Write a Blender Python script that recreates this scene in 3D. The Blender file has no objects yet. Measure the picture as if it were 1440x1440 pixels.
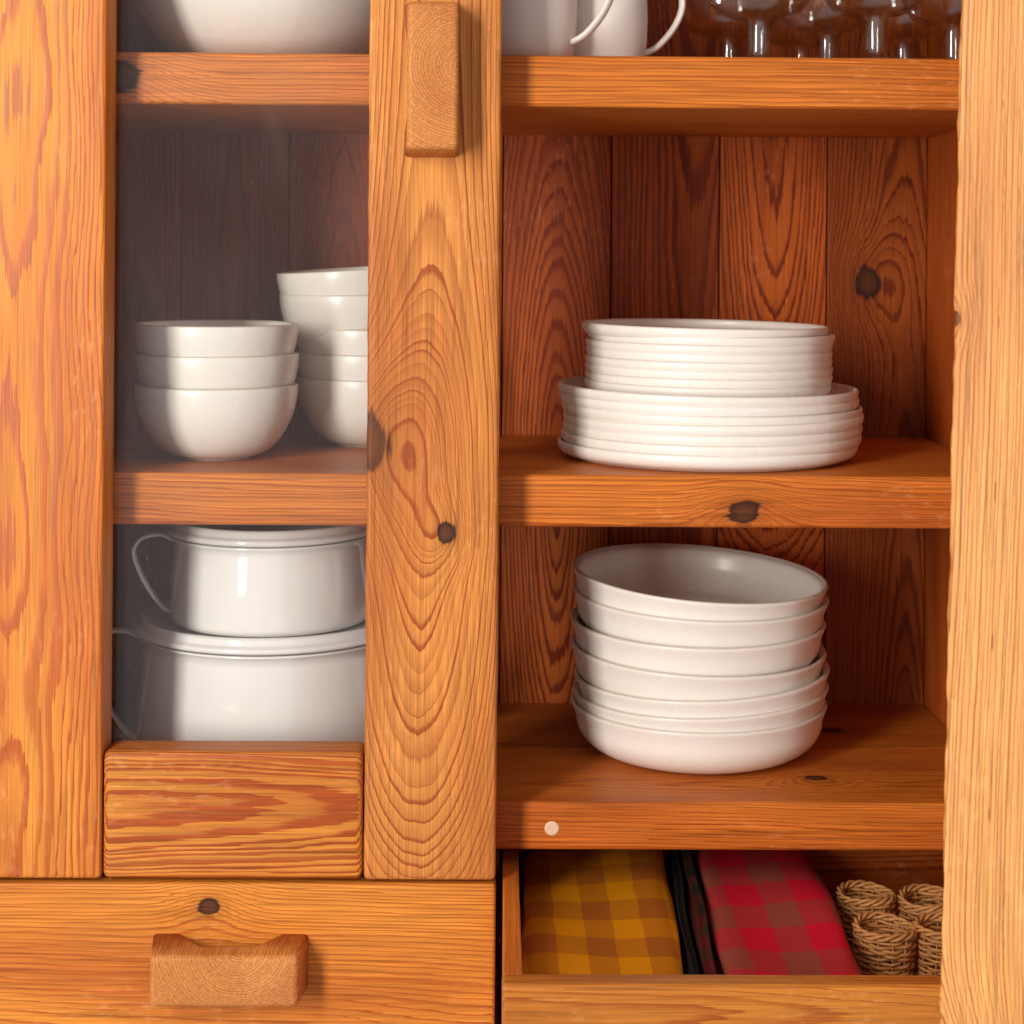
import bpy, bmesh, math, random
import numpy as np
from mathutils import Matrix, Vector

# ------------------------------------------------------------------ camera, world, lamps, exposure
SC = bpy.context.scene
COL = SC.collection
FPX = 2400.0                                   # focal length in pixels of a 1440 px wide picture
cam_d = bpy.data.cameras.new('camera')
cam = bpy.data.objects.new('camera', cam_d)
COL.objects.link(cam)
cam_d.sensor_width = 36.0
cam_d.lens = 36.0 * FPX / 1440.0
cam_d.shift_y = -(720 - 366) / 1440.0
cam_d.clip_start, cam_d.clip_end = 0.02, 60
cam.matrix_world = (Matrix.Rotation(-0.010, 4, 'Z') @ Matrix.Rotation(math.pi / 2, 4, 'X')
                    @ Matrix.Rotation(0.0070, 4, 'Z'))
cam_d.dof.use_dof = True
cam_d.dof.focus_distance = 1.27
cam_d.dof.aperture_fstop = cam_d.lens / 4.2    # 4.2 mm opening
SC.camera = cam

world = bpy.data.worlds.new('World')
SC.world = world
world.use_nodes = True
bg = world.node_tree.nodes['Background']
bg.inputs['Color'].default_value = (1.0, 0.95, 0.96, 1)
bg.inputs['Strength'].default_value = 0.48


def area_light(name, target, azim, elev, dist, w, h, power, col):
    """A window: azimuth to the right of the camera's side, seen from the cupboard."""
    l = bpy.data.lights.new(name, 'AREA')
    l.shape, l.size, l.size_y, l.energy, l.color = 'RECTANGLE', w, h, power, col
    o = bpy.data.objects.new(name, l)
    a, e = math.radians(azim), math.radians(elev)
    d = Vector((math.sin(a) * math.cos(e), -math.cos(a) * math.cos(e), math.sin(e)))
    o.location = Vector(target) + d * dist
    o.rotation_euler = (-d).to_track_quat('-Z', 'Y').to_euler()
    COL.objects.link(o)
    return o


area_light('window_light', (0.0, 1.40, -0.15), -31, 10, 2.2, 0.33, 1.60, 53, (1.0, 0.935, 0.86))
area_light('side_window_light', (0.0, 1.40, -0.15), 37, 4, 3.4, 0.16, 1.9, 11, (0.86, 0.92, 1.0))

SC.view_settings.view_transform = 'Standard'
SC.view_settings.look = 'None'
SC.view_settings.gamma = 1
SC.view_settings.use_curve_mapping = False
SC.view_settings.exposure = 0.0
SC.cycles.use_denoising = True
SC.cycles.max_bounces = 8
SC.cycles.diffuse_bounces = 4
SC.cycles.glossy_bounces = 4
SC.cycles.transmission_bounces = 4
SC.cycles.use_adaptive_sampling = True
SC.cycles.adaptive_threshold = 0.035
SC.cycles.transparent_max_bounces = 32
SC.cycles.sample_clamp_indirect = 6

rng = random.Random(7)


# ------------------------------------------------------------------ node helpers
class S:
    """A socket (or number) with arithmetic."""
    def __init__(self, nt, s):
        self.nt, self.s = nt, s

    def m(self, op, *a, clamp=False):
        n = self.nt.nodes.new('ShaderNodeMath')
        n.operation, n.use_clamp = op, clamp
        for i, x in enumerate((self,) + a):
            put(self.nt, x, n.inputs[i])
        return S(self.nt, n.outputs[0])

    def __add__(self, o): return self.m('ADD', o)
    def __sub__(self, o): return self.m('SUBTRACT', o)
    def __mul__(self, o): return self.m('MULTIPLY', o)
    def __truediv__(self, o): return self.m('DIVIDE', o)
    __radd__ = __add__
    __rmul__ = __mul__
    def __rsub__(self, o): return (self * -1.0) + o


def put(nt, x, sock):
    if isinstance(x, S):
        nt.links.new(x.s, sock)
    else:
        sock.default_value = x


def comb(nt, x, y, z):
    n = nt.nodes.new('ShaderNodeCombineXYZ')
    for i, q in enumerate((x, y, z)):
        put(nt, q, n.inputs[i])
    return S(nt, n.outputs[0])


def sep(nt, v):
    n = nt.nodes.new('ShaderNodeSeparateXYZ')
    put(nt, v, n.inputs[0])
    return [S(nt, o) for o in n.outputs]


def noise(nt, vec, scale=1.0, detail=2.0, rough=0.5):
    n = nt.nodes.new('ShaderNodeTexNoise')
    put(nt, vec, n.inputs['Vector'])
    n.inputs['Scale'].default_value = scale
    n.inputs['Detail'].default_value = detail
    n.inputs['Roughness'].default_value = rough
    return S(nt, n.outputs[0])


def sstep(nt, x, a, b, lo=0.0, hi=1.0):
    n = nt.nodes.new('ShaderNodeMapRange')
    n.interpolation_type = 'SMOOTHSTEP'
    for i, q in enumerate((x, a, b, lo, hi)):
        put(nt, q, n.inputs[i])
    return S(nt, n.outputs[0])


def mixc(nt, f, a, b, mode='MIX'):
    n = nt.nodes.new('ShaderNodeMix')
    n.data_type, n.blend_type = 'RGBA', mode
    put(nt, f, n.inputs[0])
    for x, i in ((a, 6), (b, 7)):
        if isinstance(x, S):
            nt.links.new(x.s, n.inputs[i])
        else:
            n.inputs[i].default_value = tuple(x)[:3] + (1,)
    return S(nt, n.outputs[2])


# ------------------------------------------------------------------ pine: growth rings cut by the board's faces
def make_pine_group():
    g = bpy.data.node_groups.new('pine_grain', 'ShaderNodeTree')
    I = lambda n, t='NodeSocketFloat', d=0.0: setattr(
        g.interface.new_socket(n, in_out='INPUT', socket_type=t), 'default_value', d)
    I('Vector', 'NodeSocketVector', (0, 0, 0))
    for n, d in (('U0', 0), ('D0', .03), ('DA', 0), ('DB', 0), ('DU', 0), ('Late', .45), ('V0', 0), ('Lean', 0), ('Freq', 250), ('Warp', .01),
                 ('Seed', 0), ('Contrast', .8), ('Jag', 1.0), ('Fibre', 1.0), ('Wave', 2.4), ('Cap', 10.0), ('Fuzz', 1.0)):
        I(n, 'NodeSocketFloat', d)
    for n in ('K1', 'K2', 'K3'):
        I(n, 'NodeSocketVector', (50, 50, .001))
    I('Light', 'NodeSocketColor', (.6, .3, .1, 1))
    I('Dark', 'NodeSocketColor', (.3, .09, .03, 1))
    for n, t in (('Color', 'NodeSocketColor'), ('Height', 'NodeSocketFloat'), ('Rough', 'NodeSocketFloat')):
        g.interface.new_socket(n, in_out='OUTPUT', socket_type=t)
    gi = g.nodes.new('NodeGroupInput')
    go = g.nodes.new('NodeGroupOutput')
    v_ = {o.name: S(g, o) for o in gi.outputs if o.name}
    u, v, w = sep(g, v_['Vector'])
    sd = v_['Seed']
    s1, s2, s3 = sd * 7.31, sd * 3.17, sd * 5.73
    nA = noise(g, comb(g, u * 9.0 + s1, v * v_['Wave'] + s2, w * 9.0 + s3), 1, 1) - 0.5
    nB = noise(g, comb(g, u * 75.0 + s1, v * 9.0 + s2, w * 75.0 + s3), 1, 1) - 0.5
    nC = noise(g, comb(g, u * 420.0 + s1, v * 45.0 + s2, w * 420.0 + s3), 1, 0) - 0.5
    dv = v - v_['V0']
    dn = dv.m('MINIMUM', 0.0)
    dp = (dv.m('MAXIMUM', 0.0) / v_['Cap']).m('TANH') * v_['Cap']
    d = v_['D0'] + v_['DA'] * dv + v_['DB'] * dn * dn + v_['DU'] * dp * dp + w
    uu = u - v_['U0'] + v_['Lean'] * dv
    F = (uu * uu + d * d).m('SQRT')
    F = F + v_['Warp'] * nA + v_['Jag'] * (nB * 0.0030 + nC * 0.0008)
    kmask, kring = None, None
    deep = sstep(g, w, 0.045, 0.020)
    for k in ('K1', 'K2', 'K3'):
        ku, kv, kr = sep(g, v_[k])
        du, dw = u - ku, (v - kv) * 0.75
        wob = 1.0 + nB * 1.1 + nC * 0.35
        e0 = (du * du + dw * dw).m('SQRT')
        e = e0 * wob
        q = e0 * (1.0 + nA * 0.5) / (kr * 2.9)
        F = F - kr * 1.6 * (q * q * -1.0).m('EXPONENT') * deep
        x = e / kr
        mk = (sstep(g, x, 1.15, 0.80) * 0.9 + sstep(g, x, 2.6, 0.9) * 0.22).m('MINIMUM', 1.0) * deep
        rg = sstep(g, x, 0.35, 0.95) * mk
        mk = mk * (0.80 if k == 'K2' else 0.95)
        kmask = mk if kmask is None else kmask.m('MAXIMUM', mk)
        kring = rg if kring is None else kring.m('MAXIMUM', rg)
    t = F * v_['Freq']
    t = t + (noise(g, comb(g, t * 0.24 + s1, 3.3, s2), 1, 2, .6) - 0.5) * 3.4
    fib = noise(g, comb(g, u * 900.0 + s1, v * 14.0 + s2, w * 900.0), 1, 1, 0.6)
    fib2 = noise(g, comb(g, u * 330.0 + s2, v * 6.0 + s1, w * 330.0), 1, 1, 0.55)
    t = t + v_['Fuzz'] * ((fib - 0.5) * 0.30 + (fib2 - 0.5) * 0.35)
    fl = t.m('FLOOR')
    fr = t - fl
    wn = g.nodes.new('ShaderNodeTexWhiteNoise')
    wn.noise_dimensions = '1D'
    put(g, fl + sd, wn.inputs['W'])
    rnd = S(g, wn.outputs[0])
    st = v_['Late'] + rnd * 0.35
    lat = sstep(g, fr, st, st + 0.22) * sstep(g, fr, 1.0, 0.93) * 0.8 + sstep(g, fr, 0.0, 0.95) * sstep(g, fr, 1.0, 0.93) * 0.25
    patch = noise(g, comb(g, u * 16.0 + s3, v * 3.0 + s1, w * 16.0 + s2), 1, 1)
    hue = noise(g, comb(g, u * 5.0 + s2, v * 1.3 + s3, w * 5.0 + s1), 1, 0)
    lightc = mixc(g, sstep(g, patch, 0.40, 0.70) * 0.55, v_['Light'], v_['Dark'])
    amt = lat * v_['Contrast'] * (0.65 + rnd * 0.5) * (0.70 + fib2 * 0.75)
    c = mixc(g, amt.m('MINIMUM', 1.0), lightc, v_['Dark'])
    c = mixc(g, sstep(g, hue, 0.45, 0.8) * 0.35, c, mixc(g, 1.0, c, (1.0, .74, .6), 'MULTIPLY'))
    k = 1.0 + v_['Fibre'] * ((fib - 0.5) * 1.05 + (fib2 - 0.5) * 0.65)
    c = mixc(g, 1.0, c, comb(g, k, k, k), 'MULTIPLY')
    rub = noise(g, comb(g, u * 210.0 + s3, v * 70.0 + s1, w * 210.0), 1, 2, .6)
    rubz = noise(g, comb(g, u * 11.0 + s2, v * 7.0 + s3, w * 11.0), 1, 1)
    c = mixc(g, sstep(g, rub, .52, .72) * sstep(g, rubz, .48, .68) * 0.30, c, mixc(g, 1.0, c, (.30, .20, .13), 'ADD'))
    kc = mixc(g, kring, (.075, .022, .009), (.014, .005, .003))
    kc = mixc(g, 1.0, kc, comb(g, k, k, k), 'MULTIPLY')
    c = mixc(g, kmask, c, kc)
    h = lat * 0.75 + (fib - 0.5) * 0.5 * v_['Fibre'] + (fib2 - 0.5) * 0.5 + nC * 0.3
    put(g, c, go.inputs[0])
    put(g, h, go.inputs[1])
    put(g, 0.50 - lat * 0.10 + (fib2 - 0.5) * 0.2, go.inputs[2])
    return g


PINE = make_pine_group()
TONES = {                                        # light wood, dark latewood
    'door': ((.660, .248, .034), (.390, .074, .011)),
    'stile': ((.640, .258, .054), (.330, .076, .016)),
    'inner': ((.490, .112, .014), (.185, .025, .005)),
    'shelf': ((.590, .180, .021), (.330, .060, .009)),
    'pale': ((.700, .342, .105), (.415, .132, .034)),
    'handle': ((.590, .236, .062), (.390, .115, .027)),
    'drawer': ((.650, .240, .031), (.380, .083, .012)),
}
ORIENT = {'V': ('x', 'z', 'y', 1), 'H': ('z', 'x', 'y', 1), 'T': ('y', 'x', 'z', -1), 'D': ('x', 'y', 'z', -1),
          'E': ('x', 'y', 'z', 1), 'P': ('y', 'z', 'x', 1)}
_seed = [0]


def pine(tone='door', orient='V', thick=0.0, disp=0.0, bump=0.0, coat=0.0, **kw):
    """Pine cut so that u runs across, v along and w into the board."""
    _seed[0] += 1
    m = bpy.data.materials.new('pine_' + tone)
    m.use_nodes = True
    nt = m.node_tree
    b = nt.nodes['Principled BSDF']
    tc = nt.nodes.new('ShaderNodeTexCoord')
    xyz = dict(zip('xyz', sep(nt, S(nt, tc.outputs['Object']))))
    a, l, dd, sg = ORIENT[orient]
    w = xyz[dd] * float(sg) + thick / 2
    gn = nt.nodes.new('ShaderNodeGroup')
    gn.node_tree = PINE
    put(nt, comb(nt, xyz[a], xyz[l], w), gn.inputs['Vector'])
    lc, dc = TONES[tone]
    tint = kw.pop('tint', 1.0)
    gn.inputs['Light'].default_value = tuple(x * tint for x in lc) + (1,)
    gn.inputs['Dark'].default_value = tuple(x * tint for x in dc) + (1,)
    gn.inputs['Seed'].default_value = kw.pop('Seed', _seed[0] * 1.37)
    kw.setdefault('DU', kw.get('DB', 0.0))
    for k, x in kw.items():
        gn.inputs[k].default_value = x
    nt.links.new(gn.outputs['Color'], b.inputs['Base Color'])
    nt.links.new(gn.outputs['Rough'], b.inputs['Roughness'])
    b.inputs['Specular IOR Level'].default_value = 0.25
    b.inputs['Coat Weight'].default_value = coat
    b.inputs['Coat Roughness'].default_value = 0.3
    if disp:
        dn = nt.nodes.new('ShaderNodeDisplacement')
        dn.inputs['Midlevel'].default_value = 0.4
        dn.inputs['Scale'].default_value = disp
        nt.links.new(gn.outputs['Height'], dn.inputs['Height'])
        nt.links.new(dn.outputs[0], nt.nodes['Material Output'].inputs['Displacement'])
        m.displacement_method = 'DISPLACEMENT'
    elif bump:
        bn = nt.nodes.new('ShaderNodeBump')
        bn.inputs['Distance'].default_value = bump
        bn.inputs['Strength'].default_value = 1.0
        nt.links.new(gn.outputs['Height'], bn.inputs['Height'])
        nt.links.new(bn.outputs[0], b.inputs['Normal'])
    return m


# ------------------------------------------------------------------ object helpers
WLOC = {}


def tag(o, label=None, cat=None, group=None, kind=None):
    for k, x in (('label', label), ('category', cat), ('group', group), ('kind', kind)):
        if x:
            o[k] = x
    return o


def empty(name, loc=(0, 0, 0), parent=None):
    o = bpy.data.objects.new(name, None)
    o.empty_display_size = 0.02
    COL.objects.link(o)
    return place(o, loc, parent)


def place(o, loc, parent=None):
    loc = Vector(loc)
    WLOC[o] = loc
    if parent is not None:
        o.parent = parent
        o.location = loc - WLOC[parent]
    else:
        o.location = loc
    return o


def mesh_obj(name, verts, faces, mat, loc=(0, 0, 0), parent=None, smooth=True, fix=True):
    me = bpy.data.meshes.new(name)
    me.from_pydata([tuple(p) for p in verts], [], [tuple(f) for f in faces])
    if fix:
        bm = bmesh.new()
        bm.from_mesh(me)
        bmesh.ops.recalc_face_normals(bm, faces=bm.faces)
        bm.to_mesh(me)
        bm.free()
    me.update()
    if smooth:
        me.polygons.foreach_set('use_smooth', [True] * len(me.polygons))
    if mat:
        me.materials.append(mat)
    o = bpy.data.objects.new(name, me)
    COL.objects.link(o)
    return place(o, loc, parent)


def weight_normals(o):
    m = o.modifiers.new('weighted_normals', 'WEIGHTED_NORMAL')
    m.mode, m.weight = 'FACE_AREA', 100


def rrect(a, b, r, step):
    """Rounded rectangle, half sizes a, b; points every `step` along its sides."""
    pts = []
    nseg = 4
    def side(p, q):
        n = max(1, int(math.ceil(math.dist(p, q) / step)))
        return [(p[0] + (q[0] - p[0]) * i / n, p[1] + (q[1] - p[1]) * i / n) for i in range(n)]
    def arc(cx, cy, a0):
        return [(cx + r * math.cos(a0 + i * math.pi / 2 / nseg), cy + r * math.sin(a0 + i * math.pi / 2 / nseg))
                for i in range(nseg)]
    pts += side((-a + r, -b), (a - r, -b)) + arc(a - r, -b + r, -math.pi / 2)
    pts += side((a, -b + r), (a, b - r)) + arc(a - r, b - r, 0)
    pts += side((a - r, b), (-a + r, b)) + arc(-a + r, b - r, math.pi / 2)
    pts += side((-a, b - r), (-a, -b + r)) + arc(-a + r, -b + r, math.pi)
    return pts


def board(name, mat, lo, hi, orient='V', r=0.003, step=9, vstep=9, parent=None, wear=0.0, er=None):
    """A plank between two corners, edges rounded, lofted along its grain."""
    lo, hi = Vector(lo), Vector(hi)
    c, size = (lo + hi) / 2, hi - lo
    ax = {'x': 0, 'y': 1, 'z': 2}
    a, l, dd, sg = ORIENT[orient]
    A, L, B = size[ax[a]] / 2, size[ax[l]] / 2, size[ax[dd]] / 2
    er = r if er is None else er
    base = rrect(A, B, r, step)
    n = len(base)
    stations = [(-L + er * (1 - math.sin(t)), er * (1 - math.cos(t))) for t in (1.571, 1.05, .52, 0)]
    m = max(1, int((2 * L - 2 * er) / vstep))
    mids = [(-L + er + (2 * L - 2 * er) * i / m, 0.0) for i in range(1, m)]
    stations = stations + mids + [(-v, i) for v, i in reversed(stations)]
    rr = random.Random(name + str(round(c.x, 3)))
    ph = [rr.uniform(0, 6.28) for _ in range(12)]
    verts, faces = [], []
    for v, ins in stations:
        fa, fb = (A - ins) / A, (B - ins) / B
        for (p, q) in base:
            d = 0.0
            if wear:
                d = wear * (math.sin(v * 61 + ph[0] + p * 90) + .7 * math.sin(v * 137 + ph[1] + q * 120)
                            + .5 * math.sin(v * 311 + ph[2])) * 0.4
            x = [0, 0, 0]
            x[ax[a]] = p * fa + (d if p > 0 else -d)
            x[ax[dd]] = q * fb
            x[ax[l]] = v
            verts.append(x)
    for j in range(len(stations) - 1):
        for i in range(n):
            k = (i + 1) % n
            faces.append((j * n + i, j * n + k, (j + 1) * n + k, (j + 1) * n + i))
    faces.append(tuple(range(n)))
    faces.append(tuple((len(stations) - 1) * n + i for i in range(n)))
    o = mesh_obj(name, verts, faces, mat, c, parent)
    if step > .002:
        weight_normals(o)
    return o


def lathe(profile, segs=96, wob=0.0, seed=0, close=False):
    """Turn an (r, z, rimtint) outline about z."""
    rr = random.Random(seed)
    a1, a2, a3 = (rr.uniform(0, 6.28) for _ in range(3))
    verts, faces, tint = [], [], []
    n = len(profile)
    ring_start = []
    for p in profile:
        r, z = p[0], p[1]
        t = p[2] if len(p) > 2 else 0.0
        if r < 1e-6:
            ring_start.append((len(verts), 1))
            verts.append((0, 0, z))
            tint.append(t)
            continue
        ring_start.append((len(verts), segs))
        for i in range(segs):
            th = 2 * math.pi * i / segs
            k = 1 + wob * (math.cos(2 * th + a1) + .5 * math.cos(3 * th + a2))
            dz = wob * r * .35 * math.cos(2 * th + a3) * (z > 0.004)
            verts.append((r * k * math.cos(th), r * k * math.sin(th), z + dz))
            tint.append(t)
    for j in range(n - 1):
        (s0, c0), (s1, c1) = ring_start[j], ring_start[j + 1]
        for i in range(segs):
            k = (i + 1) % segs
            if c0 == 1:
                faces.append((s0, s1 + i, s1 + k))
            elif c1 == 1:
                faces.append((s0 + i, s0 + k, s1))
            else:
                faces.append((s0 + i, s0 + k, s1 + k, s1 + i))
    return verts, faces, tint


def lathe_obj(name, profile, mat, loc, parent=None, segs=96, wob=0.0, seed=0, tilt=(0, 0, 0)):
    v, f, t = lathe(profile, segs, wob, seed)
    o = mesh_obj(name, v, f, mat, loc, parent)
    if any(t):
        at = o.data.attributes.new('rim', 'FLOAT', 'POINT')
        at.data.foreach_set('value', t)
    o.rotation_euler = tilt
    return o


def tube(path, rad, sides=6, closed=False, flat=1.0):
    """Round (or flattened) tube along a list of points."""
    pts = [Vector(p) for p in path]
    n = len(pts)
    verts, faces = [], []
    prev = None
    for i, p in enumerate(pts):
        if closed:
            t = pts[(i + 1) % n] - pts[i - 1]
        else:
            t = pts[min(i + 1, n - 1)] - pts[max(i - 1, 0)]
        t.normalize()
        if prev is None:
            ref = Vector((0, 0, 1)) if abs(t.z) < .9 else Vector((0, 1, 0))
            prev = t.cross(ref).normalized()
        nrm = (prev - t * prev.dot(t)).normalized()
        prev = nrm
        bn = t.cross(nrm)
        rd = rad[i] if isinstance(rad, (list, tuple)) else rad
        for k in range(sides):
            a = 2 * math.pi * k / sides
            verts.append(p + nrm * (rd * math.cos(a)) + bn * (rd * flat * math.sin(a)))
    m = n if closed else n - 1
    for i in range(m):
        j = (i + 1) % n
        for k in range(sides):
            q = (k + 1) % sides
            faces.append((i * sides + k, i * sides + q, j * sides + q, j * sides + k))
    if not closed:
        faces.append(tuple(range(sides)))
        faces.append(tuple((n - 1) * sides + k for k in range(sides)))
    return verts, faces


def merge(parts):
    V, Fc = [], []
    for v, f in parts:
        b = len(V)
        V += list(v)
        Fc += [tuple(i + b for i in q) for q in f]
    return V, Fc


def smooth_path(pts, n=8):
    """Catmull-Rom through the points."""
    P = [Vector(p) for p in pts]
    P = [P[0] * 2 - P[1]] + P + [P[-1] * 2 - P[-2]]
    out = []
    for i in range(1, len(P) - 2):
        for k in range(n):
            t = k / n
            a, b, c, d = P[i - 1:i + 3]
            out.append(0.5 * ((2 * b) + (c - a) * t + (2 * a - 5 * b + 4 * c - d) * t * t + (3 * b - a - 3 * c + d) * t ** 3))
    out.append(P[-2])
    return out


# ------------------------------------------------------------------ other materials
def ceramic(name, col, rough=0.22, rim=(.50, .36, .24), bump=0.00006, coat=0.0):
    m = bpy.data.materials.new(name)
    m.use_nodes = True
    nt = m.node_tree
    b = nt.nodes['Principled BSDF']
    tc = nt.nodes.new('ShaderNodeTexCoord')
    at = nt.nodes.new('ShaderNodeAttribute')
    at.attribute_name = 'rim'
    oi = nt.nodes.new('ShaderNodeObjectInfo')
    x, y, z = sep(nt, S(nt, tc.outputs['Object']))
    r = S(nt, oi.outputs['Random'])
    mott = noise(nt, comb(nt, x + r * 9.0, y, z), 45, 3)
    c = mixc(nt, mott * 0.6, col, tuple(q * k for q, k in zip(col, (.93, .92, .89))))
    c = mixc(nt, r * 0.5, c, mixc(nt, 1.0, c, (.97, .96, .93), 'MULTIPLY'))
    c = mixc(nt, S(nt, at.outputs['Fac']) * 0.75, c, rim)
    put(nt, c, b.inputs['Base Color'])
    put(nt, sstep(nt, mott, 0.2, 0.8, rough * .8, rough * 1.25), b.inputs['Roughness'])
    b.inputs['Specular IOR Level'].default_value = 0.5
    b.inputs['Coat Weight'].default_value = coat
    b.inputs['Coat Roughness'].default_value = 0.05
    bn = nt.nodes.new('ShaderNodeBump')
    bn.inputs['Distance'].default_value = bump
    wav = noise(nt, comb(nt, x * 20.0 + r * 5.0, y * 20.0, z * 160.0), 1, 2)
    put(nt, wav + noise(nt, comb(nt, x, y, z), 400, 2) * 0.3, bn.inputs['Height'])
    nt.links.new(bn.outputs[0], b.inputs['Normal'])
    return m


def plain(name, col, rough=0.6, var=0.25, scale=60, bump=0.0002, stretch=(1, 1, 1), spec=0.4):
    m = bpy.data.materials.new(name)
    m.use_nodes = True
    nt = m.node_tree
    b = nt.nodes['Principled BSDF']
    tc = nt.nodes.new('ShaderNodeTexCoord')
    x, y, z = sep(nt, S(nt, tc.outputs['Object']))
    nz = noise(nt, comb(nt, x * stretch[0], y * stretch[1], z * stretch[2]), scale, 3)
    put(nt, mixc(nt, nz, tuple(c * (1 - var) for c in col), tuple(min(1, c * (1 + var)) for c in col)), b.inputs['Base Color'])
    b.inputs['Roughness'].default_value = rough
    b.inputs['Specular IOR Level'].default_value = spec
    bn = nt.nodes.new('ShaderNodeBump')
    bn.inputs['Distance'].default_value = bump
    put(nt, nz, bn.inputs['Height'])
    nt.links.new(bn.outputs[0], b.inputs['Normal'])
    return m


def schlick(nt, f0=0.04, k=0.96):
    lw = nt.nodes.new('ShaderNodeLayerWeight')
    lw.inputs[0].default_value = 0.5
    return S(nt, lw.outputs['Facing']).m('POWER', 4.0) * k + f0


def dusty_glass():
    """Old cupboard glass: clear, a Fresnel mirror, a thin film of dust with specks and wipe marks."""
    m = bpy.data.materials.new('dusty_glass')
    m.use_nodes = True
    nt = m.node_tree
    nt.nodes.remove(nt.nodes['Principled BSDF'])
    tc = nt.nodes.new('ShaderNodeTexCoord')
    x, y, z = sep(nt, S(nt, tc.outputs['Object']))
    tr = nt.nodes.new('ShaderNodeBsdfTransparent')
    tr.inputs[0].default_value = (.985, .99, .988, 1)
    gl = nt.nodes.new('ShaderNodeBsdfGlossy')
    gl.inputs['Roughness'].default_value = 0.02
    df = nt.nodes.new('ShaderNodeBsdfDiffuse')
    df.inputs[0].default_value = (.80, .76, .74, 1)
    film = noise(nt, comb(nt, x, y, z * 0.6), 9, 3)
    wipe = noise(nt, comb(nt, x * 30.0 + z * 9.0, y, z * 4.0 - x * 3.0), 1, 3)
    speck = noise(nt, comb(nt, x, y, z * 0.5), 330, 1)
    dust = sstep(nt, film, .25, .8, .004, .014) + sstep(nt, wipe, .55, .8, 0, .006) + sstep(nt, speck, .80, .86, 0, .12)
    fr = schlick(nt, 0.03)
    m1 = nt.nodes.new('ShaderNodeMixShader')
    m2 = nt.nodes.new('ShaderNodeMixShader')
    put(nt, fr, m1.inputs[0])
    nt.links.new(tr.outputs[0], m1.inputs[1])
    nt.links.new(gl.outputs[0], m1.inputs[2])
    put(nt, dust, m2.inputs[0])
    nt.links.new(m1.outputs[0], m2.inputs[1])
    nt.links.new(df.outputs[0], m2.inputs[2])
    nt.links.new(m2.outputs[0], nt.nodes['Material Output'].inputs['Surface'])
    return m


def clear_glass():
    """Thin blown glass: see-through, mirror-like towards the edges."""
    m = bpy.data.materials.new('clear_glass')
    m.use_nodes = True
    nt = m.node_tree
    nt.nodes.remove(nt.nodes['Principled BSDF'])
    tc = nt.nodes.new('ShaderNodeTexCoord')
    tr = nt.nodes.new('ShaderNodeBsdfTransparent')
    tr.inputs[0].default_value = (.965, .975, .97, 1)
    gl = nt.nodes.new('ShaderNodeBsdfGlossy')
    gl.inputs['Roughness'].default_value = 0.03
    mx = nt.nodes.new('ShaderNodeMixShader')
    nz = noise(nt, S(nt, tc.outputs['Object']), 60, 1)
    put(nt, schlick(nt, 0.12, 0.88) * (0.85 + nz * 0.3), mx.inputs[0])
    nt.links.new(tr.outputs[0], mx.inputs[1])
    nt.links.new(gl.outputs[0], mx.inputs[2])
    nt.links.new(mx.outputs[0], nt.nodes['Material Output'].inputs['Surface'])
    return m


def gingham(name, base, mid, over, pu, pv, off=(0, 0)):
    """Checked cotton: two sets of stripes crossing."""
    m = bpy.data.materials.new(name)
    m.use_nodes = True
    nt = m.node_tree
    b = nt.nodes['Principled BSDF']
    tc = nt.nodes.new('ShaderNodeTexCoord')
    x, y, z = sep(nt, S(nt, tc.outputs['Object']))
    wv = noise(nt, comb(nt, x, y, z), 22, 2) - 0.5
    def stripe(q, p, o):
        f = (q * (1.0 / (2 * p)) + o + wv * 0.10).m('FRACT')
        return sstep(nt, f, .0, .02) * sstep(nt, f, .52, .50)
    su, sv = stripe(x, pu, off[0]), stripe(y, pv, off[1])
    c = mixc(nt, su.m('MAXIMUM', sv), base, mid)
    c = mixc(nt, su * sv, c, over)
    th = noise(nt, comb(nt, x * 1.0, y * 0.12, z), 1800, 1)
    tv = noise(nt, comb(nt, x * 0.12, y * 1.0, z), 1800, 1)
    k = 0.78 + th * 0.28 + tv * 0.16
    put(nt, mixc(nt, 1.0, c, comb(nt, k, k, k), 'MULTIPLY'), b.inputs['Base Color'])
    b.inputs['Roughness'].default_value = 0.85
    b.inputs['Specular IOR Level'].default_value = 0.08
    b.inputs['Sheen Weight'].default_value = 0.0
    bn = nt.nodes.new('ShaderNodeBump')
    bn.inputs['Distance'].default_value = 0.0003
    put(nt, th + tv, bn.inputs['Height'])
    nt.links.new(bn.outputs[0], b.inputs['Normal'])
    return m


STONEWARE = ceramic('cream_stoneware', (.87, .835, .785), 0.30)
BOWLWHITE = ceramic('cream_porcelain', (.86, .83, .77), 0.26)
ENAMEL = ceramic('white_enamel', (.87, .86, .85), 0.07, bump=0.00003, coat=0.5)
MUGWARE = ceramic('chalky_stoneware', (.80, .745, .70), 0.5, rim=(.6, .46, .36), bump=0.00025)
PANE = dusty_glass()
GLASS = clear_glass()

# ------------------------------------------------------------------ the cupboard
DF, DS, DB = 1.350, 1.392, 1.709        # door front, shelf front, back boards
Z1T, Z1B = 0.1677, 0.1253
Z2T, Z2B = -0.1748, -0.2175
Z3T, Z3B = -0.4420, -0.4814
TOP, BOT = 0.50, -0.70
XL, XR = -0.422, 0.434

cab = empty('cupboard', (0.006, 1.55, BOT - 0.03))
tag(cab, 'orange pine cupboard with open shelves, glazed doors and drawers', 'cupboard')

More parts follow.
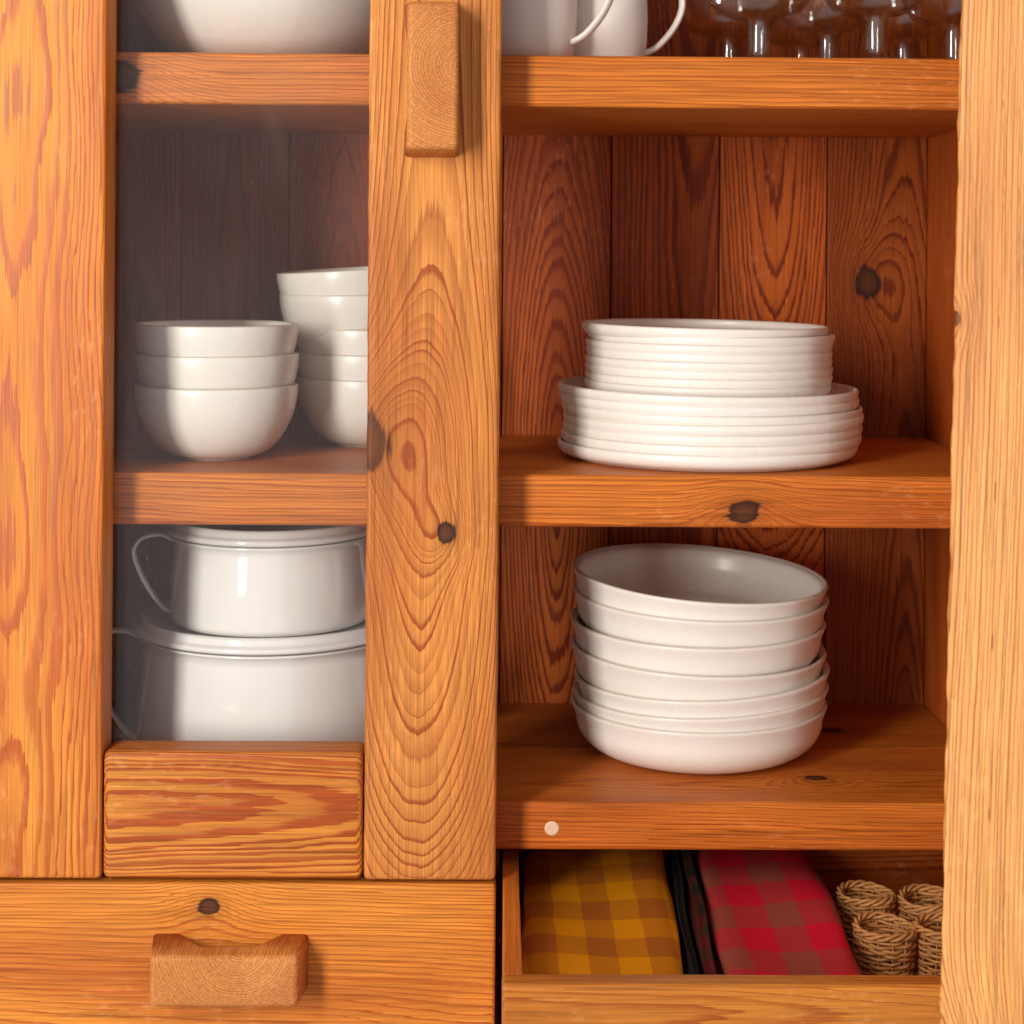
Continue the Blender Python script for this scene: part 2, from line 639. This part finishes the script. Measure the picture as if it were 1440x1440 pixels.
# back boards, each its own plank with a gap
plank_grain = [
    dict(D0=.05, DA=.05, Freq=240), dict(D0=.06, DA=.02, Freq=420, Contrast=.8, tint=1.05),
    dict(D0=.07, DA=.02, Freq=480, Contrast=.8, tint=1.05), dict(D0=.03, DA=.08, Freq=330, tint=1.05),
    dict(D0=.03, DA=.10, Freq=270),
    dict(U0=.002, D0=.030, DA=.13, Freq=240, Warp=.012, Contrast=1.0, Late=.3),
    dict(U0=.03, D0=.05, DA=-.03, Freq=220, Warp=.022, Late=.25, Contrast=.85, tint=1.0),
    dict(U0=.0, D0=.035, DA=-.10, DB=.25, Freq=250, Warp=.011, Contrast=1.0, Late=.35),
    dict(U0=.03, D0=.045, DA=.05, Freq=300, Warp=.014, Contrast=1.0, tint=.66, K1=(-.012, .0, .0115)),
]
edges = [-.528, -.4210, -.3136, -.2065, -.0995, .0077, .1162, .2248, .333, .4340]
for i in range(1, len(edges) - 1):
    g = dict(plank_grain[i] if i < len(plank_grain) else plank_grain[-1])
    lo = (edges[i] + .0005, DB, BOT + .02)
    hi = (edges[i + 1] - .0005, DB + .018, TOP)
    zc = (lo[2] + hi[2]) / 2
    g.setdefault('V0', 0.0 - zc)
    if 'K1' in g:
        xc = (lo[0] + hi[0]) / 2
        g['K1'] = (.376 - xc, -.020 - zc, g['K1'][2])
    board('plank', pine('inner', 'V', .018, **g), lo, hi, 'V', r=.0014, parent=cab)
board('back_panel', pine('inner', 'V', .008, tint=.4), (XL - .02, DB + .0190, BOT), (XR + .02, DB + .026, TOP), 'V', r=.001, parent=cab)

# sides
board('side_panel', pine('inner', 'P', .022, D0=.05, DA=.05, Freq=260, Contrast=.8, tint=1.05,
                         K1=(-.055, .085 + .10, .011)),
      (XR, DS - .003, BOT), (XR + .022, DB + .0185, TOP), 'P', r=.002, parent=cab)
board('side_panel', pine('inner', 'P', .022, D0=.05, DA=.05, Freq=260),
      (XL - .022, DS - .003, BOT), (XL, DB + .0185, TOP), 'P', r=.002, parent=cab)
board('top_board', pine('shelf', 'T', .022), (XL, DS, TOP - .022), (XR, DB - .001, TOP), 'T', r=.002, parent=cab)

# shelves (the grain of each runs left to right, its front edge faces the room)
cx = (XL + XR) / 2
board('shelf', pine('shelf', 'H', DB - DS, U0=-.05, D0=.03, DA=.006, Freq=340, Warp=.02, Contrast=.75, bump=.0002,
                    K1=(.002, -.308 - cx, .0125)),
      (XL + .0005, DS, Z1B), (XR - .0005, DB - .0005, Z1T), 'T', r=.0035, parent=cab)
s2 = board('shelf', pine('shelf', 'H', DB - DS, U0=-.05, D0=.035, DA=.01, Freq=380, Warp=.02, Contrast=.8, bump=.0002,
                         K1=(-.008, .2055 - cx, .0085)),
           (XL + .0005, DS, Z2B), (XR - .0005, DB - .0005, Z2T), 'T', r=.0035, parent=cab)
board('bottom_shelf', pine('shelf', 'T', .024, U0=.01, D0=.04, DA=.015, Freq=260, Warp=.014, Contrast=.6, tint=.82,
                           K1=(-.02, .322 - cx, .008)),
      (XL + .0005, 1.5545, Z3T - .024), (XR - .0005, DB - .0005, Z3T - .0008), 'T', r=.0015, parent=cab)
rail = board('bottom_rail', pine('shelf', 'T', .0394, U0=-.03, D0=.05, DA=-.012, Freq=380, Warp=.016, Contrast=.8,
                                 bump=.0002, K1=(-.012, .2785 - cx, .0085)),
             (XL + .0005, DS, Z3B), (XR - .0005, 1.5535, Z3T), 'T', r=.004, parent=cab)
pv, pf, _ = lathe([(0, -.0004), (.0048, -.0004), (.0058, .0002), (.0062, .0012), (.0062, .012), (0, .012)], 32)
plug = mesh_obj('dowel_plug', [(x, z, y) for x, y, z in pv], pf, plain('pale_beech', (.74, .54, .36), .6, .15, 300),
                (.0497, DS - .0006, -.4633), cab, smooth=False)
plug['label'] = 'round pale wooden plug in the rail'

# carcass divider between the drawers, base
board('divider', pine('inner', 'P', .006, tint=.5), (.0050, DS + .004, BOT), (.0068, DB - .002, Z3B - .001), 'P', r=.0005, parent=cab)
board('base_board', pine('shelf', 'T', .02, tint=.6), (XL, DS, BOT), (XR, DB - .001, BOT + .018), 'T', r=.001, parent=cab)
board('plinth', pine('shelf', 'H', .02), (XL - .022, DF + .012, BOT - .03), (XR + .022, DF + .032, -.646), 'H', r=.003, parent=cab)


# ------------------------------------------------------------------ doors
def handle_mesh(w=.1135, h=.0395, p=.036):
    """A pull: a block hollowed out behind its front bar, seen from the side its fingers go in (+z)."""
    bm = bmesh.new()
    front, a, b = -p, w / 2, w / 2 + .0045
    post = .030
    plan = [(-a, front), (a, front), (b, 0.0), (b - post * .8, 0.0), (a - post - .006, front + .0225),
            (-a + post + .006, front + .0225), (-b + post * .8, 0.0), (-b, 0.0)]
    vb = [bm.verts.new((x, y, 0.0)) for x, y in plan]
    vt = [bm.verts.new((x, y, h + (.0038 if y > -.001 else 0.0))) for x, y in plan]
    n = len(plan)
    for i in range(n):
        j = (i + 1) % n
        bm.faces.new((vb[i], vb[j], vt[j], vt[i]))
    for vs in (vb, vt):
        bm.faces.new((vs[0], vs[1], vs[4], vs[5]))
        bm.faces.new((vs[1], vs[2], vs[3], vs[4]))
        bm.faces.new((vs[5], vs[6], vs[7], vs[0]))
    bmesh.ops.recalc_face_normals(bm, faces=bm.faces)
    es = [e for e in bm.edges if len(e.link_faces) == 2 and e.calc_face_angle(0) > .3
          and not all(abs(v.co.y) < .001 for v in e.verts)]
    bmesh.ops.bevel(bm, geom=es, offset=.0042, segments=4, affect='EDGES', profile=.5, clamp_overlap=True)
    for f in bm.faces:
        f.smooth = True
    bmesh.ops.recalc_face_normals(bm, faces=bm.faces)
    return bm


def pull(parent, loc, rot=0.0, seed=3.0, off=(0, 0)):
    bm = handle_mesh()
    me = bpy.data.meshes.new('handle')
    bm.to_mesh(me)
    bm.free()
    me.materials.append(pine('handle', 'E', 0, U0=-off[0], D0=-off[1], Freq=480, Warp=.004, Contrast=.8, Seed=seed,
                             Jag=.35, bump=.00022))
    o = bpy.data.objects.new('handle', me)
    COL.objects.link(o)
    place(o, loc, parent)
    o.rotation_euler = (0, rot, 0)
    weight_normals(o)
    return o


ZD0, ZD1 = -.4912, TOP
zc = (ZD0 + ZD1) / 2
door = empty('door', (XL, DF, ZD0), cab)
door['label'] = 'closed glazed door'
DT = .038
board('stile', pine('stile', 'V', DT, disp=.00013, U0=-.006, D0=.028, DB=.45, DU=1.0, Cap=.16, Fuzz=.3, V0=-.185 - zc, Lean=-.02, Freq=340, Warp=.005, Late=.56, Contrast=1.35, Jag=.5, K1=(.0110, -.216 - zc, .0078), K2=(-.054, -.146 - zc, .019), Seed=4.2),
      (-.1005, DF, ZD0), (.0042, DF + DT, ZD1), 'V', r=.0035, step=.0009, vstep=.0013, parent=door, wear=.0004)
board('stile', pine('door', 'V', DT, disp=.00012, U0=-.010, D0=.075, DA=.006, V0=-.1 - zc, Freq=370, Warp=.030, Wave=4.0, Late=.35, Contrast=1.0, Jag=1.0,
                    Seed=11.3),
      (XL - .002, DF, ZD0 + .0005), (-.3078, DF + DT, ZD1), 'V', r=.003, step=.0012, vstep=.0016, parent=door)
board('rail', pine('door', 'H', DT, U0=.008, D0=.060, DA=.02, Freq=350, Warp=.022, Late=.25, Contrast=1.15, Seed=23.1, bump=.0002, tint=.86),
      (-.3068, DF + .0008, ZD0), (-.1015, DF + DT, -.3905), 'H', r=.0050, step=.004, vstep=.004, parent=door)
board('rail', pine('door', 'H', DT), (-.3068, DF + .0008, ZD1 - .09), (-.1015, DF + DT, ZD1), 'H', r=.006, parent=door)
board('glass_pane', PANE, (-.3125, DF + .026, -.397), (-.096, DF + .029, ZD1 - .085), 'V', r=.0004, parent=door)
pull(door, (-.0290, DF + .0006, .1420), rot=-math.pi / 2, seed=5.5, off=(-.008, -.003))

# the other door, swung open towards the room
HX, HY = XR + .001, DF + DT / 2
door2 = empty('door', (HX, HY, ZD0), cab)
door2['label'] = 'open door seen edge on'
W2 = .424
RT = .050
def in_door(name, mat, lo, hi, **k):
    return board(name, mat, (HX + lo[0], HY + lo[1], lo[2]), (HX + hi[0], HY + hi[1], hi[2]), parent=door2, **k)
in_door('stile', pine('pale', 'P', .105, disp=.0004, U0=.10, D0=.055, Lean=.02, DA=.006, Freq=430, Warp=.014, Contrast=1.2, Late=.45, Jag=.7, Fuzz=.5, Seed=31.7,
                      K1=(.020, -.467 - zc, .011), K2=(.024, -.032 - zc, .0035)),
        (-W2, -RT / 2, ZD0), (-W2 + .105, RT / 2, ZD1), orient='P', r=.003, step=.0009, vstep=.0013, wear=.0009)
in_door('stile', pine('pale', 'V', .105), (-.105, -RT / 2, ZD0), (0, RT / 2, ZD1), orient='V', r=.003)
in_door('rail', pine('door', 'H', .1), (-W2 + .106, -RT / 2 + .001, ZD0), (-.106, RT / 2 - .001, -.3905), orient='H', r=.007)
in_door('rail', pine('door', 'H', .1), (-W2 + .106, -RT / 2 + .001, ZD1 - .09), (-.106, RT / 2 - .001, ZD1), orient='H', r=.007)
in_door('glass_pane', PANE, (-W2 + .10, .001, -.397), (-.10, .004, ZD1 - .085), orient='V', r=.0004)
door2.rotation_euler = (math.radians(0.72), 0, math.radians(68.9))

# ------------------------------------------------------------------ drawers
DZ0, DZ1 = -.640, -.4938
def drawer(x0, x1, yf, fg, handle=None):
    d = empty('drawer', ((x0 + x1) / 2, yf, DZ0), cab)
    board('front', pine('drawer', 'H', .020, **fg), (x0, yf, DZ0), (x1, yf + .020, DZ1), 'H', r=.003, step=.004, vstep=.004, parent=d)
    for a, b in ((x0 + .0015, x0 + .0145), (x1 - .0145, x1 - .0015)):
        board('side', pine('shelf', 'D', .12, U0=.05, D0=.04, Freq=400, Contrast=.5), (a, yf + .0202, DZ0 + .012), (b, yf + .400, DZ1 - .0006), 'D', r=.001, parent=d)
    board('back', pine('inner', 'H', .013), (x0 + .0147, yf + .387, DZ0 + .02), (x1 - .0147, yf + .400, DZ1 - .012), 'H', r=.001, parent=d)
    board('bottom', pine('inner', 'T', .008, tint=.9), (x0 + .0147, yf + .0203, -.590), (x1 - .0147, yf + .3868, -.582), 'T', r=.0005, parent=d)
    return d
zc2 = (DZ0 + DZ1) / 2
dl = drawer(XL - .002, .0042, DF - .0005, dict(U0=-.05, DA=.02, Freq=330, Warp=.018, D0=.05, Contrast=.85, bump=.00015,
            K1=(-.512 - zc2, -.222 - (XL + .0022) / 2, .0072), Seed=41.3))
dl['label'] = 'closed drawer with carved pull'
pull(dl, (-.2047, DF - .0002, -.5765), seed=8.1, off=(-.010, .047))
dr = drawer(.0082, XR - .004, 1.163, dict(U0=.05, D0=.03, DA=.02, Freq=330, Warp=.016, Contrast=.8, bump=.00015, Seed=47.7, tint=.84))
dr['label'] = 'open drawer of folded napkins'


# ------------------------------------------------------------------ crockery
def bowl_profile(R, H, foot, th=.004, full=.55, n=14):
    """Rounded bowl: small foot ring, curving out to near-vertical walls."""
    out = [(0, .0025), (foot - .004, .0025), (foot - .003, 0), (foot, 0), (foot + .0012, .0018)]
    for i in range(1, n + 1):
        t = i / n
        a = t * math.pi / 2
        r = foot + (R - foot) * (math.sin(a) ** (1.0 * full + .45))
        z = .0018 + (H - .0018) * (1 - math.cos(a)) ** .92 if t < 1 else H
        out.append((r, min(z, H)))
    out[-1] = (R, H - .0015)
    prof = [(r, z, 0) for r, z in out]
    prof += [(R - .0004, H - .0004, .7), (R - th / 2, H, 1.0), (R - th + .0004, H - .0005, .5)]
    inner = []
    for (r, z) in out[4:-1][::-1]:
        inner.append((max(r - th * 1.05, .001), max(z + th * .9 * (1 - z / H) , .0055), 0))
    prof += [(R - th, H - .002, 0)] + inner + [(0, .0055, 0)]
    return prof


def straight_bowl_profile(R, H, th=.0042):
    """Low broad bowl: flat base, round shoulder, walls leaning out a little."""
    base = R * .64
    pts = [(0, .002), (base - .004, .002), (base - .003, 0), (base, 0)]
    Rs = R - .0045                                    # where the wall starts
    for i in range(1, 11):
        a = i / 10 * math.pi / 2
        pts.append((base + (Rs - base) * math.sin(a), .0005 + H * .66 * (1 - math.cos(a))))
    pts += [(R - .0030, H * .80), (R - .0008, H * .92)]
    prof = [(r, z, 0) for r, z in pts]
    prof += [(R, H - .0016, .1), (R - .0006, H - .0004, .5), (R - th * .5, H, .8), (R - th + .0004, H - .0006, .7), (R - th, H - .0022, .1)]
    prof += [(r - th, max(z + .002, .0055), 0) for r, z in pts[5:][::-1]]
    prof += [(base * .9, .0052, 0), (0, .005, 0)]
    return prof


def plate_profile(R, H, th=.0042):
    base = R * .895
    pts = [(0, .0018), (base - .005, .0018), (base - .004, 0), (base, 0), (base + .002, .0010), (R * .930, .0022), (R * .962, .0038),
           (R * .985, .0062), (R * .997, .0095), (R, H - .002)]
    prof = [(r, z, 0) for r, z in pts]
    prof += [(R - .0006, H - .0006, .25), (R - th * .45, H, .35), (R - th * .85, H - .0008, .2), (R - th, H - .003, 0)]
    prof += [(R * .965, .0085, 0), (R * .93, .0065, 0), (R * .88, .0056, 0), (R * .7, .0052, 0), (0, .005, 0)]
    return prof


ORD = ['topmost', 'second', 'third', 'fourth', 'fifth', 'sixth', 'seventh', 'eighth']
def nth(i, n, what):
    if i == 0:
        return 'topmost ' + what
    if i == n - 1:
        return 'lowest ' + what
    return ORD[i] + ' ' + what + ' from the top'


# front stack of three rice bowls behind the glass
FB = (-.244, 1.502)
for i, rimz in enumerate((-.0568, -.0832, -.1100)):
    o = lathe_obj('bowl', bowl_profile(.0712, .0646, .032), BOWLWHITE,
                  (FB[0] + (.0, .0008, .0002)[i], FB[1] + (0, .001, 0)[i], rimz - .0646), segs=112, wob=.0015, seed=i,
                  tilt=((.006, -.004, 0)[i], (0.0, .004, 0)[i], i * 1.3))
    tag(o, nth(i, 3, 'of the three nested cream bowls in front') .replace('from the top', '') if i != 1 else 'middle one of the three nested cream bowls in front',
        'bowl', 'front stack of cream bowls')
# taller stack behind
RB = [(-.0085, -.130, 1.612, (0.02, -.065)), (-.0325, -.1305, 1.612, (0.0, -.01)), (-.0640, -.1165, 1.613, (0, .01)),
      (-.0870, -.1155, 1.613, (0, 0)), (-.1100, -.1150, 1.613, (0, 0))]
for i, (rz, x, y, tl) in enumerate(RB):
    R = .0715
    o = lathe_obj('bowl', bowl_profile(R, .0646, .032), BOWLWHITE, (x, y, rz - .0646), segs=112, wob=.0015, seed=10 + i, tilt=(tl[0], tl[1], 0))
    tag(o, ('tilted ' if i == 0 else '') + nth(i, 5, 'bowl of the taller cream stack behind the centre stile'), 'bowl', 'tall rear stack of cream bowls')

# big bowl on the top shelf
o = lathe_obj('serving_bowl', bowl_profile(.128, .105, .055, .005, .62), BOWLWHITE, (-.205, 1.535, Z1T), segs=128, wob=.001)
tag(o, 'large cream serving bowl on the top shelf behind glass', 'bowl')


# enamel pots
def pot(loc, R, H, hz, label, lid_h):
    p = empty('cooking_pot', loc)
    tag(p, label, 'pot')
    x, y, z = loc
    th = .002
    lathe_obj('body', [(0, 0), (R * .93, 0), (R * .97, .002), (R * .99, .007), (R * .985, H * .5), (R * .965, H * .9), (R * .965, H - .003),
                       (R * .99, H - .0015), (R * .995, H), (R * .985, H + .0008), (R * .955, H - .001), (R * .95, H * .9), (R * .965, .006), (0, .003)],
              ENAMEL, loc, p, 128, .0006, int(R * 1e4))
    L = H + .001
    lathe_obj('lid', [(0, L + .001), (R * .90, L + .001), (R * .93, L - .002), (R * .945, L - .002), (R * .955, L + .0010), (R * 1.0, L + .0012), (R * 1.018, L + .0022), (R * 1.022, L + .0048),
                      (R * 1.008, L + .0066), (R * .990, L + .0072), (R * .978, L + .0088), (R * .976, L + .0118), (R * .966, L + .0138), (R * .945, L + .0142), (R * .925, L + .0128),
                      (R * .905, L + lid_h), (0, L + lid_h)],
              ENAMEL, loc, p, 128, .0006, int(R * 1e4) + 1)
    for s in (-1, 1):
        ang = math.pi + .10 if s < 0 else .10
        path = smooth_path([(R * .95, 0, H * .93), (R * 1.08, 0, H * .985 + .001), (R * 1.25, 0, H * .97), (R * 1.335, 0, H * .86), (R * 1.34, 0, H * .74),
                            (R * 1.27, 0, H * .52), (R * 1.16, 0, H * .30), (R * 1.05, 0, H * .14), (R * .97, 0, H * .10)], 6)
        v, f = tube(path, .0085, 12, flat=.27)
        rot = Matrix.Rotation(ang, 3, 'Z')
        mesh_obj('handle', [rot @ Vector(q) for q in v], f, ENAMEL, loc, p)
    return p
PZ = Z3T + .0002
pot((-.200, 1.548, PZ), .1205, .1080, .07, 'larger lidded white enamel pot, carrying another pot', .0105)
pot((-.1985, 1.535, PZ + .1080 + .001 + .0106), .0905, .0760, .05, 'smaller white enamel pot standing on a larger one', .0105)

# plates
PC = (.1915, 1.530)
offs = [(-.0005, .0), (.0006, .001), (.0032, .0), (.0046, -.001), (.0038, .001), (.0026, .0), (-.0008, 0)]
HP = .0152
for i in range(7):
    z = Z2T + .0002 + (6 - i) * .0081
    dx = offs[i][0]
    tl = (0.006 if i < 3 else 0.0, (.012, .010, .006, -.010, -.004, 0, 0)[i], 0)
    o = lathe_obj('dinner_plate', plate_profile(.1335, HP), STONEWARE, (PC[0] + dx, PC[1] + offs[i][1], z + (.0008 if i < 4 else 0)), segs=160, wob=.0016, seed=30 + i,
                  tilt=(tl[0], tl[1], rng.uniform(0, 6)))
    o.rotation_mode = 'ZYX'
    tag(o, nth(i, 7, 'large plate in the cream plate stack'), 'plate', 'stack of large cream plates')
zb = Z2T + .0002 + 6 * .0081 + .0052 + .0012
HS = .0142
for i in range(8):
    z = zb + (7 - i) * .00715
    dx = (-.0030, .0024, .0004, .0008, .0003, .0008, .0005, -.0008)[i]
    o = lathe_obj('side_plate', plate_profile(.1098, HS, .004), STONEWARE, (.1910 + dx, 1.527 + rng.uniform(-.001, .001), z), segs=160, wob=.0016, seed=50 + i,
                  tilt=((0.004, 0, 0, 0.004, 0, 0, 0, 0)[i], (.012, .010, .004, .012, .006, .008, .004, .010)[i], rng.uniform(0, 6)))
    o.rotation_mode = 'ZYX'
    tag(o, nth(i, 8, 'small plate in the stack on the large plates'), 'plate', 'stack of small cream plates')

# broad low bowls, the upper ones tipped
BC = (.1875, 1.5495)
pb = [  # rim height at the centre, dx, tilt about x (front down), tilt about y (right down)
    (-.2815, .0005, .050, .055), (-.2985, .0010, .040, .022), (-.3225, -.0014, .028, .004), (-.3470, -.0010, .022, .020),
    (-.3680, .0022, .016, -.048), (-.3835, .0012, .010, -.040), (-.3970, .0000, .0, -.008)]
for i, (rz, dx, tx, ty) in enumerate(pb):
    H = .0452
    o = lathe_obj('pasta_bowl', straight_bowl_profile(.1155, H), STONEWARE, (0, 0, 0), segs=160, wob=.0012, seed=70 + i)
    M = Matrix.Rotation(ty, 4, 'Y') @ Matrix.Rotation(tx, 4, 'X') @ Matrix.Rotation(i * 1.1, 4, 'Z')
    o.matrix_world = Matrix.Translation((BC[0] + dx, BC[1], rz)) @ M @ Matrix.Translation((0, 0, -H))
    tag(o, nth(i, 7, 'broad bowl in the leaning cream bowl stack'), 'bowl', 'stack of broad cream bowls')


# mugs on the top shelf
def mug(loc, R, H, ang, label, hr=.030):
    m = empty('mug', loc)
    tag(m, label, 'mug', 'mugs on the top shelf')
    lathe_obj('body', [(0, .002), (R * .78, .002), (R * .80, 0), (R * .86, .001), (R * .93, .010), (R * .985, .026), (R, .045), (R * .985, .07), (R * .97, H - .002),
                       (R * .955, H, .6), (R * .925, H - .002, .3), (R * .93, .06), (R * .91, .02), (R * .8, .007), (0, .006)], MUGWARE, loc, m, 96, .003, int(R * 1e5))
    path = smooth_path([(R * .93, 0, .017), (R + .010, 0, .024), (R + .024, 0, .040), (R + .032, 0, .058), (R + .030, 0, .075), (R + .016, 0, .086), (R * .95, 0, .084)], 6)
    v, f = tube(path, .0055, 12, flat=.55)
    rot = Matrix.Rotation(ang, 3, 'Z')
    h = mesh_obj('handle', [rot @ Vector(q) for q in v], f, MUGWARE, loc, m)
    return m
mug((.0275, 1.462, Z1T + .0002), .0415, .098, -.35, 'off-white stoneware mug nearest the centre stile, on the top shelf')
mug((.0915, 1.520, Z1T + .0002), .0430, .102, .12, 'off-white stoneware mug behind another mug, beside the glasses')


# stemmed coupes
def coupe(loc, label):
    R = .047
    prof = [(0, .0005), (.0285, .0002), (.0305, .0012), (.0300, .0024), (.0180, .0036), (.0112, .0062), (.0100, .0120), (.0098, .030), (.0102, .0385),
            (.0125, .0410), (.0250, .0425), (.0360, .0470), (.0430, .0560), (R, .072), (R * .99, .0872), (R * .975, .0880), (R * .965, .0872),
            (.0455, .072), (.0415, .0572), (.0345, .0490), (.0240, .0448), (.0110, .0432), (.0082, .0390), (.0080, .0150), (.0060, .0095), (0, .0085)]
    o = lathe_obj('coupe_glass', prof, GLASS, loc, segs=72)
    tag(o, label, 'glass', 'stemmed glasses on the top shelf')
    return o
GZ = Z1T + .0002
for x, y, lb in ((.2255, 1.465, 'clear stemmed glass nearest the mugs, in the front row'),
                 (.2170, 1.590, 'clear stemmed glass farthest left in the back row'),
                 (.3200, 1.440, 'clear stemmed glass standing closest to the shelf edge'),
                 (.3000, 1.545, 'clear stemmed glass just left behind the foremost glass'),
                 (.2950, 1.655, 'clear stemmed glass at the back, middle of the row'),
                 (.3820, 1.600, 'clear stemmed glass right of the foremost one, farther back'),
                 (.4000, 1.490, 'clear stemmed glass farthest right, beside the open door')):
    if y > 1.655 - 1e-6:
        y = 1.650
    coupe((x, y, GZ), lb)


# ------------------------------------------------------------------ what lies in the open drawer
def folded(name, mat, x0, x1, y0, y1, z0, z1, layers, label, lean=0.0, seed=0, wav=.002):
    """A folded cloth: soft layers bulging at the sides, a gently uneven top."""
    rr = random.Random(seed)
    ph = [rr.uniform(0, 6.28) for _ in range(6)]
    ny, nx = 40, 26
    hgt, wid = z1 - z0, x1 - x0
    prof = []
    for i in range(nx + 1):                          # top, left to right
        t = i / nx
        prof.append((x0 + wid * (.02 + .96 * t), z1 - .004 * (abs(2 * t - 1) ** 10), 1))
    for k in range(layers * 4 + 1):                  # right side, down
        t = k / (layers * 4)
        prof.append((x1 + .0022 * abs(math.sin(t * math.pi * layers)) - .001, z1 - .005 - (hgt - .006) * t, 0))
    for k in range(layers * 4, -1, -1):              # left side, up
        t = k / (layers * 4)
        prof.append((x0 - .0022 * abs(math.sin(t * math.pi * layers)) + .001, z1 - .005 - (hgt - .006) * t, 0))
    n = len(prof)
    verts, faces = [], []
    cxm, cym = (x0 + x1) / 2, (y0 + y1) / 2
    for j in range(ny + 1):
        s = j / ny
        y = y0 + (y1 - y0) * s
        edge = 1 - .05 * max(0, abs(2 * s - 1) - .93) / .07
        for x, z, top in prof:
            q = (x - x0) / wid
            dz = wav * (math.sin(q * 5 + ph[0] + s * 3) + .6 * math.sin(s * 9 + ph[1] + q * 2)) * (1 if top else (z - z0) / hgt)
            dx = lean * (s - .5) + .0012 * math.sin(s * 11 + ph[2] + z * 300)
            zz = max(z + dz, z0) if not top else z + dz
            if not top:
                zz = z0 + (zz - z0) * edge
            verts.append((x + dx - cxm, y - cym, zz - z0))
    for j in range(ny):
        for i in range(n):
            k = (i + 1) % n
            faces.append((j * n + i, j * n + k, (j + 1) * n + k, (j + 1) * n + i))
    faces.append(tuple(range(n)))
    faces.append(tuple(ny * n + i for i in range(n)))
    o = mesh_obj(name, verts, faces, mat, (cxm, cym, z0))
    tag(o, label, 'napkin', 'folded napkins in the drawer')
    return o
FL = -.5818
Y0, Y1 = 1.190, 1.545
folded('folded_napkin', gingham('yellow_check', (.72, .275, .004), (.54, .185, .007), (.40, .115, .013), .0230, .0380, (.30, .1)),
       .0262, .1480, Y0, Y1, FL, -.5230, 4, 'yellow and brown checked napkin, folded, in the open drawer', lean=.012, seed=1)
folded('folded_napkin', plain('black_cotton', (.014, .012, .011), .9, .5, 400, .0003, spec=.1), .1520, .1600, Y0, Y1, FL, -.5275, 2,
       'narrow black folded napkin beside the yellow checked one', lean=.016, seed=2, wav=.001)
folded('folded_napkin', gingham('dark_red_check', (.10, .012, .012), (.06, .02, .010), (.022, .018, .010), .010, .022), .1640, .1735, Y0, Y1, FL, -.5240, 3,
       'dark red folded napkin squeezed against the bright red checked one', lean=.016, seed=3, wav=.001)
folded('folded_napkin', gingham('red_check', (.62, .010, .032), (.45, .032, .036), (.31, .065, .040), .0265, .0440, (.15, .30)),
       .1780, .2800, Y0, Y1, FL, -.5215, 4, 'red and olive checked napkin, folded, next to the wicker rings', lean=.012, seed=4, wav=.0025)

WICKER = plain('wicker_cane', (.54, .245, .075), .6, .45, 260, .0002, (1, 1, .4))


def wicker_ring(loc, R, H, label, seed):
    rr = random.Random(seed)
    root = empty('wicker_napkin_ring', loc)
    tag(root, label, 'napkin ring', 'wicker napkin rings in the drawer')
    N = 12
    rad = lambda t: R * (.90 + .13 * t)
    stakes = []
    for k in range(N):
        th = 2 * math.pi * k / N
        pts = [(rad(t) * math.cos(th + .04 * math.sin(t * 5 + k)), rad(t) * math.sin(th + .04 * math.sin(t * 5 + k)), t * H * .93) for t in (0, .25, .5, .75, 1)]
        stakes.append(tube(pts, .0007, 5))
    v, f = merge(stakes)
    mesh_obj('stakes', v, f, WICKER, loc, root)
    rows, strands = 19, []
    for i in range(rows):
        t = (i + .35) / (rows - .1)
        pts = []
        for j in range(66):
            th = 2 * math.pi * j / 66
            r = rad(t) + .0017 * math.cos(th * N / 2 + math.pi * i)
            pts.append((r * math.cos(th), r * math.sin(th), t * H * .92 + .0009 * math.sin(th * 2 + i + seed) + rr.uniform(-.0002, .0002)))
        strands.append(tube(pts, .00132 * rr.uniform(.85, 1.15), 6, True))
    v, f = merge(strands)
    mesh_obj('weave', v, f, WICKER, loc, root)
    rim = []
    for i in range(3):                                # plaited border
        pts = []
        for j in range(72):
            th = 2 * math.pi * j / 72
            a = th * 5 + i * 2.094
            r = rad(1) + .0017 * math.cos(a)
            pts.append((r * math.cos(th), r * math.sin(th), H - .002 + .0021 * math.sin(a) + .0012 * math.sin(th * 2 + seed)))
        rim.append(tube(pts, .0014, 6, True))
    v, f = merge(rim)
    mesh_obj('rim', v, f, WICKER, loc, root)
    root.rotation_euler = (rr.uniform(-.04, .04), rr.uniform(-.04, .04), rr.uniform(0, 6))
    return root
WZ = FL + .0012
wicker_ring((.3105, 1.350, WZ), .0220, .056, 'wicker ring nearest the drawer front, beside the red napkin', 1)
wicker_ring((.3140, 1.425, WZ), .0215, .054, 'wicker ring in the back row, behind the red napkin\'s corner', 2)
wicker_ring((.3665, 1.415, WZ), .0222, .055, 'wicker ring at the back right corner of the drawer', 3)
wicker_ring((.3600, 1.352, WZ), .0218, .056, 'wicker ring in the front row, partly hidden by the open door', 4)
